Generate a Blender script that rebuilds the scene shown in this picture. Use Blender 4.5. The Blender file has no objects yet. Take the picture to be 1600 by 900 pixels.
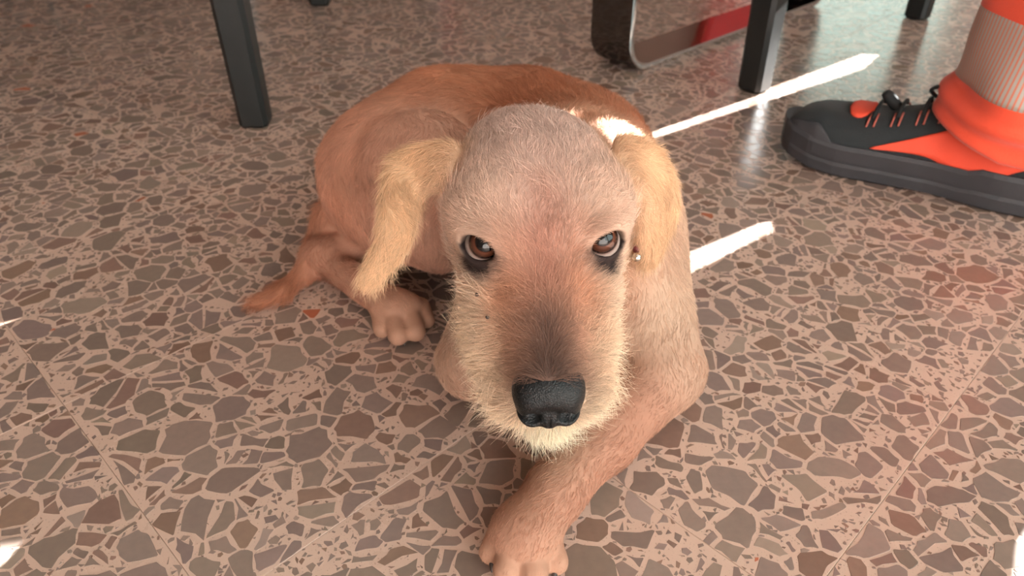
import bpy, bmesh, math, random
import numpy as np
from mathutils import Vector, Matrix, Quaternion

rng = np.random.default_rng(7)
random.seed(7)
PI = math.pi
SC = bpy.context.scene
COL = SC.collection

# ------------------------------------------------------------------ camera, sky, sun, exposure
cam_d = bpy.data.cameras.new('camera')
cam_d.sensor_width = 36.0
cam_d.lens = 36.0 * 1180 / 1600
cam_d.clip_start = 0.01
cam = bpy.data.objects.new('camera', cam_d)
COL.objects.link(cam)
cam.location = (0, 0, 0.42)
cam.rotation_euler = (math.radians(90 - 35), 0, 0)
cam_d.dof.use_dof = True
cam_d.dof.focus_distance = 0.47
cam_d.dof.aperture_fstop = 10.0
SC.camera = cam

world = bpy.data.worlds.new('sky')
SC.world = world
world.use_nodes = True
bg = world.node_tree.nodes['Background']
bg.inputs['Color'].default_value = (0.82, 0.97, 0.93, 1)
bg.inputs['Strength'].default_value = 4.1

SUN_AZ = (0.8, 0.6)            # horizontal direction towards the sun
SUN_TAN = 0.45                # tangent of its elevation
sun_d = bpy.data.lights.new('sun', 'SUN')
sun_d.energy = 60.0
sun_d.angle = math.radians(0.12)
sun_d.color = (1.0, 0.985, 0.95)
sun = bpy.data.objects.new('sun', sun_d)
COL.objects.link(sun)
sun_dir = Vector((SUN_AZ[0], SUN_AZ[1], SUN_TAN)).normalized()
sun.rotation_euler = sun_dir.to_track_quat('Z', 'Y').to_euler()
sun.location = (6, 5, 4)

SC.view_settings.view_transform = 'Standard'
SC.view_settings.look = 'None'
SC.view_settings.gamma = 1
SC.view_settings.exposure = 0.16
SC.cycles.max_bounces = 8
SC.cycles.diffuse_bounces = 5
SC.cycles.glossy_bounces = 4
SC.cycles.caustics_reflective = False
SC.cycles.caustics_refractive = False
SC.cycles.sample_clamp_indirect = 6.0

X0, X1, Y0, Y1, Z1 = -2.6, 2.3, -1.7, 4.0, 2.6      # the room
OPENINGS = {                                         # wall: (a0, a1, z0, z1)
    'back': (1.22, 2.25, 0.04, 1.17),
    'side': (-1.45, 0.50, 0.45, 2.35),  # unseen opening added to brighten the floor and dog from the right
    'front': (1.2, 2.2, 0.8, 2.2),  # unseen opening added for frontal light on the dog's face
}


def portal(name, loc, rot, sx, sz):
    d = bpy.data.lights.new(name, 'AREA')
    d.shape = 'RECTANGLE'; d.size = sx; d.size_y = sz
    d.cycles.is_portal = True
    o = bpy.data.objects.new(name, d); COL.objects.link(o)
    o.location = loc; o.rotation_euler = rot


_o = OPENINGS['back']
portal('daylight_back', ((_o[0] + _o[1]) / 2, Y1 + .02, (_o[2] + _o[3]) / 2), (-PI / 2, 0, 0), _o[1] - _o[0], _o[3] - _o[2])
_o = OPENINGS['front']
portal('daylight_front', ((_o[0] + _o[1]) / 2, Y0 - .02, (_o[2] + _o[3]) / 2), (PI / 2, 0, 0), _o[1] - _o[0], _o[3] - _o[2])

_o = OPENINGS['side']
portal('daylight_side', (X1 + .02, (_o[0] + _o[1]) / 2, (_o[2] + _o[3]) / 2), (PI / 2, 0, PI / 2), _o[1] - _o[0], _o[3] - _o[2])

# ------------------------------------------------------------------ helpers


def tag(o, label=None, cat=None, group=None, kind=None):
    if label: o['label'] = label
    if cat: o['category'] = cat
    if group: o['group'] = group
    if kind: o['kind'] = kind
    return o


def link(name, data, parent=None):
    o = bpy.data.objects.new(name, data)
    COL.objects.link(o)
    if parent is not None:
        o.parent = parent
        o.matrix_parent_inverse = Matrix.Identity(4)
    return o


def empty(name, loc=(0, 0, 0), rz=0):
    o = link(name, None)
    o.location = loc; o.rotation_euler = (0, 0, rz)
    o.empty_display_size = .05
    return o


def mesh_obj(name, verts, faces, mat=None, parent=None, smooth=False):
    me = bpy.data.meshes.new(name)
    me.from_pydata([tuple(map(float, v)) for v in verts], [], [tuple(map(int, f)) for f in faces])
    me.update()
    if mat: me.materials.append(mat)
    if smooth:
        me.polygons.foreach_set('use_smooth', np.ones(len(me.polygons), bool))
    return link(name, me, parent)


def bm_obj(name, bm, mat=None, parent=None, smooth=False):
    me = bpy.data.meshes.new(name)
    bmesh.ops.recalc_face_normals(bm, faces=bm.faces)
    bm.to_mesh(me); bm.free()
    if mat: me.materials.append(mat)
    if smooth:
        me.polygons.foreach_set('use_smooth', np.ones(len(me.polygons), bool))
    return link(name, me, parent)


def bm_box(bm, lo, hi, bevel=0.0):
    r = bmesh.ops.create_cube(bm, size=1)
    vs = r['verts']
    for v in vs:
        v.co = Vector([lo[i] + (v.co[i] + .5) * (hi[i] - lo[i]) for i in range(3)])
    if bevel:
        es = list({e for v in vs for e in v.link_edges})
        bmesh.ops.bevel(bm, geom=es, offset=bevel, segments=2, affect='EDGES', profile=.5)


def box_obj(name, lo, hi, mat, parent=None, bevel=0.0):
    bm = bmesh.new(); bm_box(bm, lo, hi, bevel)
    return bm_obj(name, bm, mat, parent)


def tube(pts, rad, n=8, closed=False):
    """verts, faces of a swept tube; rad scalar or per point"""
    pts = np.array(pts, float); m = len(pts)
    rad = np.full(m, rad) if np.isscalar(rad) else np.array(rad)
    tan = np.gradient(pts, axis=0)
    if closed:
        tan = np.roll(pts, -1, 0) - np.roll(pts, 1, 0)
    tan /= np.linalg.norm(tan, axis=1)[:, None] + 1e-12
    ref = np.array([0, 0, 1.0]) if abs(tan[0, 2]) < .9 else np.array([1.0, 0, 0])
    vs = []
    u = np.cross(tan[0], ref); u /= np.linalg.norm(u)
    for i in range(m):
        u = u - tan[i] * (u @ tan[i]); u /= np.linalg.norm(u) + 1e-12
        w = np.cross(tan[i], u)
        for k in range(n):
            a = 2 * PI * k / n
            vs.append(pts[i] + rad[i] * (math.cos(a) * u + math.sin(a) * w))
    fs = []
    for i in range(m if closed else m - 1):
        j = (i + 1) % m
        for k in range(n):
            l = (k + 1) % n
            fs.append((i * n + k, i * n + l, j * n + l, j * n + k))
    if not closed:
        fs.append(tuple(range(n))[::-1]); fs.append(tuple(range((m - 1) * n, m * n)))
    return vs, fs


def smooth_path(pts, n=6):
    """Catmull-Rom through the points"""
    p = np.array(pts, float)
    p = np.vstack([2 * p[0] - p[1], p, 2 * p[-1] - p[-2]])
    out = []
    for i in range(1, len(p) - 2):
        for t in np.linspace(0, 1, n, endpoint=False):
            a, b, c, d = p[i - 1], p[i], p[i + 1], p[i + 2]
            out.append(.5 * (2 * b + (c - a) * t + (2 * a - 5 * b + 4 * c - d) * t * t + (3 * b - a - 3 * c + d) * t ** 3))
    out.append(p[-2])
    return np.array(out)


# ------------------------------------------------------------------ materials
def mat(name, color, rough=.5, metallic=0, spec=.5, coat=0, coat_rough=.1, sheen=0):
    m = bpy.data.materials.new(name); m.use_nodes = True
    b = m.node_tree.nodes['Principled BSDF']
    b.inputs['Base Color'].default_value = (*color, 1)
    b.inputs['Roughness'].default_value = rough
    b.inputs['Metallic'].default_value = metallic
    b.inputs['Specular IOR Level'].default_value = spec
    b.inputs['Coat Weight'].default_value = coat
    b.inputs['Coat Roughness'].default_value = coat_rough
    b.inputs['Sheen Weight'].default_value = sheen
    return m


def N(m, kind, **kw):
    n = m.node_tree.nodes.new(kind)
    for k, v in kw.items():
        setattr(n, k, v)
    return n


def L(m, a, b):
    m.node_tree.links.new(a, b)


def bsdf(m):
    return m.node_tree.nodes['Principled BSDF']


def noise_tint(m, color, scale, amt=.15, bump=0.0, bscale=None, coords='Object'):
    tc = N(m, 'ShaderNodeTexCoord')
    nz = N(m, 'ShaderNodeTexNoise'); nz.inputs['Scale'].default_value = scale; nz.inputs['Detail'].default_value = 4
    L(m, tc.outputs[coords], nz.inputs['Vector'])
    mx = N(m, 'ShaderNodeMix', data_type='RGBA')
    mx.inputs[6].default_value = (*[c * (1 - amt) for c in color], 1)
    mx.inputs[7].default_value = (*[min(1, c * (1 + amt)) for c in color], 1)
    L(m, nz.outputs['Fac'], mx.inputs[0])
    L(m, mx.outputs[2], bsdf(m).inputs['Base Color'])
    if bump:
        n2 = N(m, 'ShaderNodeTexNoise'); n2.inputs['Scale'].default_value = bscale or scale * 4
        L(m, tc.outputs[coords], n2.inputs['Vector'])
        bp = N(m, 'ShaderNodeBump'); bp.inputs['Strength'].default_value = bump; bp.inputs['Distance'].default_value = .002
        L(m, n2.outputs['Fac'], bp.inputs['Height']); L(m, bp.outputs['Normal'], bsdf(m).inputs['Normal'])
    return m


# terrazzo matrix: pinkish cement with the finest crumbs of stone
M_cement = mat('terrazzo_cement', (.50, .33, .25), .23, spec=.5)


def cement_nodes(m, far):
    tc = N(m, 'ShaderNodeTexCoord')
    geo = N(m, 'ShaderNodeNewGeometry')
    nz = N(m, 'ShaderNodeTexNoise'); nz.inputs['Scale'].default_value = 9; nz.inputs['Detail'].default_value = 5
    L(m, geo.outputs['Position'], nz.inputs['Vector'])
    mx = N(m, 'ShaderNodeMix', data_type='RGBA')
    mx.inputs[6].default_value = (.54, .37, .295, 1); mx.inputs[7].default_value = (.62, .45, .365, 1)
    L(m, nz.outputs['Fac'], mx.inputs[0])
    col = mx.outputs[2]
    for sc, th, c in (((330, .17, (.30, .20, .15)), (560, .13, (.25, .17, .13))) if not far else ((75, .40, (.24, .165, .125)),)):
        vo = N(m, 'ShaderNodeTexVoronoi'); vo.inputs['Scale'].default_value = sc
        L(m, geo.outputs['Position'], vo.inputs['Vector'])
        lt = N(m, 'ShaderNodeMath', operation='LESS_THAN'); lt.inputs[1].default_value = th
        L(m, vo.outputs['Distance'], lt.inputs[0])
        m2 = N(m, 'ShaderNodeMix', data_type='RGBA'); m2.inputs[7].default_value = (*c, 1)
        L(m, col, m2.inputs[6])
        ml = N(m, 'ShaderNodeMath', operation='MULTIPLY'); ml.inputs[1].default_value = .55
        L(m, lt.outputs[0], ml.inputs[0]); L(m, ml.outputs[0], m2.inputs[0])
        col = m2.outputs[2]
    L(m, col, bsdf(m).inputs['Base Color'])
    # worn polish: uneven gloss and a very soft unevenness of the ground surface
    n2 = N(m, 'ShaderNodeTexNoise'); n2.inputs['Scale'].default_value = 14; n2.inputs['Detail'].default_value = 6
    L(m, geo.outputs['Position'], n2.inputs['Vector'])
    mr = N(m, 'ShaderNodeMapRange'); mr.inputs[3].default_value = .20; mr.inputs[4].default_value = .38
    L(m, n2.outputs['Fac'], mr.inputs[0]); L(m, mr.outputs[0], bsdf(m).inputs['Roughness'])
    n3 = N(m, 'ShaderNodeTexNoise'); n3.inputs['Scale'].default_value = 60; n3.inputs['Detail'].default_value = 3
    L(m, geo.outputs['Position'], n3.inputs['Vector'])
    bp = N(m, 'ShaderNodeBump'); bp.inputs['Strength'].default_value = .12; bp.inputs['Distance'].default_value = .002
    L(m, n3.outputs['Fac'], bp.inputs['Height']); L(m, bp.outputs['Normal'], bsdf(m).inputs['Normal'])


cement_nodes(M_cement, False)
M_floor_far = mat('terrazzo_far', (.5, .33, .25), .23)
cement_nodes(M_floor_far, True)

M_chip = mat('stone_chip', (.2, .14, .11), .24)
_a = N(M_chip, 'ShaderNodeAttribute'); _a.attribute_name = 'chip_color'
_g = N(M_chip, 'ShaderNodeNewGeometry')
_n = N(M_chip, 'ShaderNodeTexNoise'); _n.inputs['Scale'].default_value = 160; _n.inputs['Detail'].default_value = 4
L(M_chip, _g.outputs['Position'], _n.inputs['Vector'])
_mr = N(M_chip, 'ShaderNodeMapRange'); _mr.inputs[3].default_value = .86; _mr.inputs[4].default_value = 1.14
L(M_chip, _n.outputs['Fac'], _mr.inputs[0])
_vm = N(M_chip, 'ShaderNodeVectorMath', operation='SCALE')
L(M_chip, _a.outputs['Color'], _vm.inputs[0]); L(M_chip, _mr.outputs[0], _vm.inputs['Scale'])
L(M_chip, _vm.outputs[0], bsdf(M_chip).inputs['Base Color'])
_n3 = N(M_chip, 'ShaderNodeTexNoise'); _n3.inputs['Scale'].default_value = 60; _n3.inputs['Detail'].default_value = 3
L(M_chip, _g.outputs['Position'], _n3.inputs['Vector'])
_bp = N(M_chip, 'ShaderNodeBump'); _bp.inputs['Strength'].default_value = .10; _bp.inputs['Distance'].default_value = .002
L(M_chip, _n3.outputs['Fac'], _bp.inputs['Height']); L(M_chip, _bp.outputs['Normal'], bsdf(M_chip).inputs['Normal'])

M_wall = noise_tint(mat('wall_plaster', (.60, .57, .55), .8), (.60, .57, .55), 3, .05, .1, 60)
M_wall_dark = noise_tint(mat('wall_brown_plaster', (.34, .24, .20), .8), (.34, .24, .20), 3, .05, .1, 60)
M_ceil = noise_tint(mat('ceiling_plaster', (.70, .65, .61), .9), (.70, .65, .61), 3, .04)
M_sun_mask = mat('sun_mask_metal', (.42, .38, .36), .5)
M_black = noise_tint(mat('black_lacquered_wood', (.010, .012, .012), .42), (.010, .012, .012), 30, .25, .15, 90)
M_top = noise_tint(mat('dark_table_top', (.02, .018, .016), .4), (.02, .018, .016), 8, .2)
M_chrome = mat('dark_chromed_steel', (.15, .14, .135), .07, 1)
M_chrome_edge = mat('chrome_edge', (.82, .84, .84), .12, 1)
M_red = mat('red_lacquer', (.75, .03, .03), .35)
M_hivis = noise_tint(mat('orange_hivis_cloth', (.86, .085, .035), .85, sheen=.3), (.86, .085, .035), 40, .10, .25, 500)
M_shoe = noise_tint(mat('black_suede', (.014, .019, .022), .85, sheen=.15), (.014, .019, .022), 60, .3, .3, 500)
M_sole = noise_tint(mat('dark_grey_rubber', (.040, .040, .046), .6), (.040, .040, .046), 30, .2, .2, 250)
M_shoe_orange = noise_tint(mat('orange_shoe_panel', (.86, .085, .040), .7), (.86, .085, .040), 60, .08, .2, 600)
M_lace = mat('black_lace', (.010, .012, .013), .8)
M_eyelet = mat('reddish_stitching', (.45, .12, .09), .8)
M_steel = mat('steel_bead', (.75, .73, .66), .15, 1)
M_collar = mat('dark_red_leather', (.16, .03, .03), .6)
M_stretch = mat('reflective_tape', (.42, .40, .37), .5, .0)


def reflective_nodes(m):
    tc = N(m, 'ShaderNodeTexCoord')
    wv = N(m, 'ShaderNodeTexWave'); wv.wave_type = 'BANDS'; wv.bands_direction = 'X'
    wv.inputs['Scale'].default_value = 30; wv.inputs['Distortion'].default_value = 0
    L(m, tc.outputs['UV'], wv.inputs['Vector'])
    cr = N(m, 'ShaderNodeValToRGB')
    cr.color_ramp.elements[0].position = .18; cr.color_ramp.elements[0].color = (.62, .20, .13, 1)
    cr.color_ramp.elements[1].position = .42; cr.color_ramp.elements[1].color = (.42, .40, .37, 1)
    L(m, wv.outputs['Fac'], cr.inputs['Fac']); L(m, cr.outputs['Color'], bsdf(m).inputs['Base Color'])


reflective_nodes(M_stretch)


def attr_mat(name, attr, rough, spec=.3):
    m = mat(name, (.5, .4, .3), rough, spec=spec)
    a = N(m, 'ShaderNodeAttribute'); a.attribute_name = attr
    L(m, a.outputs['Color'], bsdf(m).inputs['Base Color'])
    return m


M_fur = attr_mat('dog_fur', 'hair_color', .6, .25)
M_skin = attr_mat('dog_skin', 'skin_color', .7, .2)
M_nose = noise_tint(mat('dog_nose_leather', (.007, .008, .009), .33, spec=.35), (.007, .008, .009), 200, .4, .45, 1100)
M_rim = mat('eye_rim_skin', (.012, .010, .010), .3)
M_whisker = mat('pale_whisker', (.75, .66, .52), .5)
M_claw = mat('dark_claw', (.05, .035, .03), .35)


def eye_mat():
    m = mat('dog_eye', (.1, .04, .02), .05, spec=.5)
    tc = N(m, 'ShaderNodeTexCoord')
    sx = N(m, 'ShaderNodeSeparateXYZ'); L(m, tc.outputs['Object'], sx.inputs[0])
    cr = N(m, 'ShaderNodeValToRGB')
    e = cr.color_ramp.elements
    e[0].position = 0; e[0].color = (.40, .34, .31, 1)
    e[1].position = 1; e[1].color = (.004, .003, .003, 1)
    for p, c in ((.74, (.33, .27, .245, 1)), (.79, (.20, .13, .11, 1)), (.815, (.012, .007, .006, 1)), (.90, (.060, .020, .011, 1)), (.955, (.11, .036, .019, 1)), (.975, (.05, .016, .010, 1)), (.982, (.004, .003, .003, 1))):
        k = e.new(p); k.color = c
    mr = N(m, 'ShaderNodeMapRange'); mr.inputs[1].default_value = -.0125; mr.inputs[2].default_value = .0125
    L(m, sx.outputs['Z'], mr.inputs[0])
    L(m, mr.outputs[0], cr.inputs['Fac']); L(m, cr.outputs['Color'], bsdf(m).inputs['Base Color'])
    return m


M_eye = eye_mat()

# ------------------------------------------------------------------ the floor: slab > tiles and chips
floor = box_obj('floor', (X0 - .1, Y0 - .1, -.06), (X1 + .1, Y1 + .1, -.004), M_floor_far)
tag(floor, 'polished pinkish terrazzo floor of large tiles', kind='structure')

S2 = math.sqrt(.5)
TS = .25
A0 = .082 * S2; B0 = -.087 * S2             # joints: (x+y)/sqrt2 = A0 + k*TS,  (x-y)/sqrt2 = B0 + m*TS


def tile_mesh():
    h = TS / 2 - .0001
    bv = .0003
    vs = [(-h + bv, -h + bv, 0), (h - bv, -h + bv, 0), (h - bv, h - bv, 0), (-h + bv, h - bv, 0),
          (-h, -h, -bv), (h, -h, -bv), (h, h, -bv), (-h, h, -bv),
          (-h, -h, -.004), (h, -h, -.004), (h, h, -.004), (-h, h, -.004)]
    fs = [(0, 1, 2, 3)]
    for b in (0, 4):
        for i in range(4):
            j = (i + 1) % 4
            fs.append((b + i, b + 4 + i, b + 4 + j, b + j))
    return vs, fs


FX0, FX1, FY0, FY1 = -1.28, 1.28, .12, 1.95     # ground laid out chip by chip
_tm = None
for k in range(-12, 16):
    for m_ in range(-16, 14):
        a = A0 + (k + .5) * TS; b = B0 + (m_ + .5) * TS
        x = (a + b) * S2; y = (a - b) * S2
        if not (FX0 - .05 < x < FX1 + .05 and FY0 - .1 < y < FY1 + .05):
            continue
        if abs(x) > .42 + .58 * y + .25:
            continue
        if _tm is None:
            t = mesh_obj('tile', *tile_mesh(), M_cement, floor); _tm = t.data
        else:
            t = link('tile', _tm, floor)
        t.location = (x, y, random.uniform(-.00006, .00006))
        t.rotation_euler = (0, 0, PI / 4)


def clip_poly(poly, nx, ny, t):
    """keep the side nx*x + ny*y <= t"""
    out = []
    n = len(poly)
    for i in range(n):
        ax, ay = poly[i]; bx, by = poly[(i + 1) % n]
        da = nx * ax + ny * ay - t; db = nx * bx + ny * by - t
        if da <= 0: out.append((ax, ay))
        if (da < 0) != (db < 0) and da != db:
            k = da / (da - db)
            out.append((ax + k * (bx - ax), ay + k * (by - ay)))
    return out


def poly_area(p):
    x, y = p[:, 0], p[:, 1]
    return .5 * float((x * np.roll(y, -1) - np.roll(x, -1) * y).sum())


def make_chips():
    """broken stones packed edge to edge with narrow cement between, crumbs in what is left"""
    R = 0.0008
    W = int((FX1 - FX0) / R); Hh = int((FY1 - FY0) / R)
    occ = np.zeros((Hh, W), bool)
    yy, xx = np.mgrid[0:Hh, 0:W].astype(np.float32)
    xw = FX0 + xx * R; yw = FY0 + yy * R
    a = ((xw + yw) * S2 - A0) / TS; b = ((xw - yw) * S2 - B0) / TS
    joint = (np.abs(a - np.round(a)) * TS < .0006) | (np.abs(b - np.round(b)) * TS < .0006)
    outside = np.abs(xw) > .42 + .58 * yw + .22
    del yy, xx, xw, yw, a, b
    # seeds of uneven size
    seeds = []
    busy = outside.copy()
    disc = {}
    for (lo, hi), tries in (((.0145, .0195), 1500), ((.0105, .0145), 7000), ((.0070, .0105), 26000), ((.0045, .0070), 30000)):
        px = rng.integers(0, W, tries); py = rng.integers(0, Hh, tries)
        for cx, cy in zip(px, py):
            if busy[cy, cx]: continue
            r = rng.uniform(lo, hi)
            n = int(r * .80 / R)
            x0, x1, y0, y1 = max(0, cx - n), min(W, cx + n + 1), max(0, cy - n), min(Hh, cy + n + 1)
            if n not in disc:
                q = np.arange(-n, n + 1); disc[n] = (q[:, None] ** 2 + q[None] ** 2) <= n * n
            d = disc[n][y0 - cy + n:y1 - cy + n, x0 - cx + n:x1 - cx + n]
            sub = busy[y0:y1, x0:x1]
            if (sub & d).any(): continue
            sub |= d
            seeds.append((FX0 + cx * R, FY0 + cy * R, r))
    seeds = np.array(seeds)
    print('seeds', len(seeds))
    G = .04
    cellmap = {}
    for i, (x, y, r) in enumerate(seeds):
        cellmap.setdefault((int(x // G), int(y // G)), []).append(i)
    chips = []

    def raster(cx, cy, p, grow, test):
        rr = np.abs(p).max()
        g = p * (1 + grow / rr)
        x0, y0 = np.floor(g.min(0) / R).astype(int); x1, y1 = np.ceil(g.max(0) / R).astype(int)
        if cx + x0 < 0 or cy + y0 < 0 or cx + x1 >= W or cy + y1 >= Hh: return False
        gx = (np.arange(x0, x1 + 1) * R)[None, :]; gy = (np.arange(y0, y1 + 1) * R)[:, None]
        ins = np.zeros((y1 - y0 + 1, x1 - x0 + 1), bool)
        for (ax, ay), (bx, by) in zip(g, np.roll(g, -1, 0)):
            if ay == by: continue
            ins ^= ((ay > gy) != (by > gy)) & (gx < (bx - ax) * (gy - ay) / (by - ay) + ax)
        sub = occ[cy + y0:cy + y1 + 1, cx + x0:cx + x1 + 1]
        if test and (sub & ins).any(): return False
        sub |= ins
        return True

    def finish(p, r):
        """uneven broken edges, some worn corners"""
        out = []
        n = len(p)
        for i in range(n):
            q0, q1 = p[i], p[(i + 1) % n]
            e = q1 - q0; l = math.hypot(*e)
            out.append(q0)
            if l > .006:
                t = rng.uniform(.3, .7)
                out.append(q0 + e * t + np.array([e[1], -e[0]]) * rng.uniform(-.12, .05))
        p = np.array(out)
        if rng.random() < .6:
            k = rng.uniform(.08, .22)
            nx = np.roll(p, -1, 0)
            p = np.stack([p * (1 - k) + nx * k, p * k + nx * (1 - k)], 1).reshape(-1, 2)
        return p

    for i, (x, y, r) in enumerate(seeds):
        if rng.random() < .07: continue                      # a pocket of cement and crumbs
        poly = [(-.03, -.03), (.03, -.03), (.03, .03), (-.03, .03)]
        gi, gj = int(x // G), int(y // G)
        for di in (-1, 0, 1):
            for dj in (-1, 0, 1):
                for j in cellmap.get((gi + di, gj + dj), ()):
                    if j == i: continue
                    dx, dy = seeds[j, 0] - x, seeds[j, 1] - y
                    d = math.hypot(dx, dy)
                    if d > .045: continue
                    t = (d * d + r * r - seeds[j, 2] ** 2) / (2 * d)
                    hsh = math.sin((i + j) * 12.9898 + abs(i - j) * 78.233) * 43758.5453
                    gap = .0008 + .0030 * (hsh - math.floor(hsh)) ** 1.8
                    poly = clip_poly(poly, dx / d, dy / d, t - gap * .5)
                    if len(poly) < 3: break
        if len(poly) < 3: continue
        for nx, ny, o in ((S2, S2, A0), (S2, -S2, B0)):       # sawn off at the tile joints
            v = ((x * nx + y * ny) - o) / TS
            lo = math.floor(v) * TS + o - (x * nx + y * ny) + .0005
            poly = clip_poly(poly, nx, ny, lo + TS - .0010)
            poly = clip_poly(poly, -nx, -ny, -lo) if len(poly) > 2 else []
        if len(poly) < 3: continue
        parts = [poly]
        u = rng.random()
        an = rng.uniform(0, 2 * PI); nx, ny = math.cos(an), math.sin(an)
        if u < .34:                                           # a corner knocked off
            parts = [clip_poly(poly, nx, ny, r * rng.uniform(.25, .70))]
        elif u < .60 and r > .0065:                           # split in two
            o = r * rng.uniform(-.25, .25)
            w_ = rng.uniform(.0006, .0016); parts = [clip_poly(poly, nx, ny, o - w_), clip_poly(poly, -nx, -ny, -o - w_)]
        for q in parts:
            if len(q) < 3: continue
            p = np.array(q)
            keep = np.linalg.norm(p - np.roll(p, 1, 0), axis=1) > .0006
            p = p[keep]
            if len(p) < 3: continue
            ar = poly_area(p)
            if ar < 5e-6: continue
            c = p.mean(0)
            p = p - c
            sq = rng.uniform(.62, 1.0); an = rng.uniform(0, PI); ax = np.array([math.cos(an), math.sin(an)])
            p = p - np.outer(p @ ax, ax) * (1 - sq)
            ar *= sq
            cx, cy = int((x + c[0] - FX0) / R), int((y + c[1] - FY0) / R)
            p = finish(p, r)
            if not raster(cx, cy, p, .0005, False): continue
            chips.append((x + c[0], y + c[1], math.sqrt(ar), p))
    print('stones', len(chips), 'cover', sum(c[2] ** 2 for c in chips) / (~outside).sum() / R / R)
    occ |= joint; occ |= outside
    for (lo, hi), tries in (((.0032, .0062), 40000), ((.0020, .0034), 90000), ((.0011, .0022), 110000)):
        px = rng.integers(0, W, tries); py = rng.integers(0, Hh, tries)
        keep = FY0 + py * R < (1.3 if hi > .003 else .95)
        for cx, cy in zip(px[keep], py[keep]):
            if occ[cy, cx]: continue
            r = rng.uniform(lo, hi)
            n = int(rng.integers(3, 6))
            an = np.sort((np.arange(n) + rng.uniform(-.35, .35, n)) / n * 2 * PI)
            rr = rng.uniform(.75, 1.1, n)
            p = np.stack([np.cos(an) * rr * r, np.sin(an) * rr * r * rng.uniform(.35, .9)], 1)
            t = rng.uniform(0, PI); c, s = math.cos(t), math.sin(t)
            p = p @ np.array([[c, s], [-s, c]])
            if raster(cx, cy, p, .0004, True):
                chips.append((FX0 + cx * R, FY0 + cy * R, r, p))
    return chips


def chip_geo(p, h):
    """polished top with a ground edge that goes down into the cement"""
    n = len(p)
    c = p.mean(0)
    q = c + (p - c) * (1 + .00025 / max(1e-6, np.abs(p - c).max()))
    vs = [(x, y, h) for x, y in p] + [(x, y, h - .0001) for x, y in q] + [(x, y, -.001) for x, y in q]
    fs = [tuple(range(n))]
    for b in (0, n):
        for i in range(n):
            j = (i + 1) % n
            fs.append((b + i, b + n + i, b + n + j, b + j))
    return vs, fs


def chip_color():
    u = rng.random()
    if u < .0016:
        c = np.array([.42, .13, .07])
    elif u < .10:
        c = np.array([.30, .225, .185])
    elif u < .28:
        c = np.array([.240, .152, .118])
    else:
        c = np.array([.245, .178, .150])
    return c * rng.uniform(.84, 1.16) * np.array([1, rng.uniform(.97, 1.03), rng.uniform(.95, 1.05)])


def set_color_attr(me, name, cols_per_vert):
    at_ = me.attributes.new(name, 'FLOAT_COLOR', 'POINT')
    c = np.ones((len(me.vertices), 4), np.float32)
    c[:, :3] = cols_per_vert
    at_.data.foreach_set('color', c.ravel())


def seen_size(c):
    x, y, r, p = c
    z = y * .819 + .42 * .574
    u, v = 800 + 1180 * x / z, 450 - 1180 * (y * .574 - .42 * .819) / z
    if not (-20 < u < 1620 and -20 < v < 920): return 0
    return r * r / z / z * (.42 / math.hypot(y, .42))


chips = sorted(make_chips(), key=seen_size, reverse=True)
for x, y, r, p in chips[:295]:
    vs, fs = chip_geo(p, .00022)
    o = mesh_obj('chip', vs, fs, M_chip, floor)
    set_color_attr(o.data, 'chip_color', chip_color())
    o.location = (x, y, 0)
_vs, _fs, _cs = [], [], []
for x, y, r, p in chips[295:]:
    vs, fs = chip_geo(p, .00020)
    b = len(_vs)
    _vs += [(vx + x, vy + y, vz) for vx, vy, vz in vs]
    _fs += [tuple(i + b for i in f) for f in fs]
    _cs += [chip_color()] * len(vs)
o = mesh_obj('chips', _vs, _fs, M_chip, floor)
set_color_attr(o.data, 'chip_color', np.array(_cs))
tag(o, kind='stuff')
print('chips', len(chips))

# ------------------------------------------------------------------ the room round it


def wall_with_holes(name, outer, holes, to3d, m, thick):
    bm = bmesh.new()
    es = []
    for loop in [outer] + holes:
        vs = [bm.verts.new(to3d(*p)) for p in loop]
        for i in range(len(vs)):
            es.append(bm.edges.new((vs[i], vs[(i + 1) % len(vs)])))
    bmesh.ops.triangle_fill(bm, use_beauty=True, edges=es)
    o = bm_obj(name, bm, m)
    md = o.modifiers.new('thickness', 'SOLIDIFY'); md.thickness = thick; md.offset = 0
    return tag(o, kind='structure')


def rect(a0, a1, b0, b1):
    return [(a0, b0), (a1, b0), (a1, b1), (a0, b1)]


wall_with_holes('wall_back', rect(X0, X1, -.005, Z1), [rect(*OPENINGS['back'])], lambda a, z: (a, Y1, z), M_wall_dark, .08)
wall_with_holes('wall_front', rect(X0, X1, -.005, Z1), [rect(*OPENINGS['front'])], lambda a, z: (a, Y0, z), M_wall, .08)
wall_with_holes('wall_left', rect(Y0, Y1, -.005, Z1), [], lambda a, z: (X0, a, z), M_wall_dark, .08)
tag(box_obj('ceiling', (X0 - .1, Y0 - .1, Z1), (X1 + .1, Y1 + .1, Z1 + .06), M_ceil), kind='structure')

# pale wall added outdoors, unseen: dims and tints the daylight mirrored in the floor
tag(box_obj('added_outside_wall', (-4, 8.0, -.05), (5.0, 8.2, 3.4), noise_tint(mat('pale_render', (.60, .69, .64), .9), (.60, .69, .64), 2, .05)), kind='structure')

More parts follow.
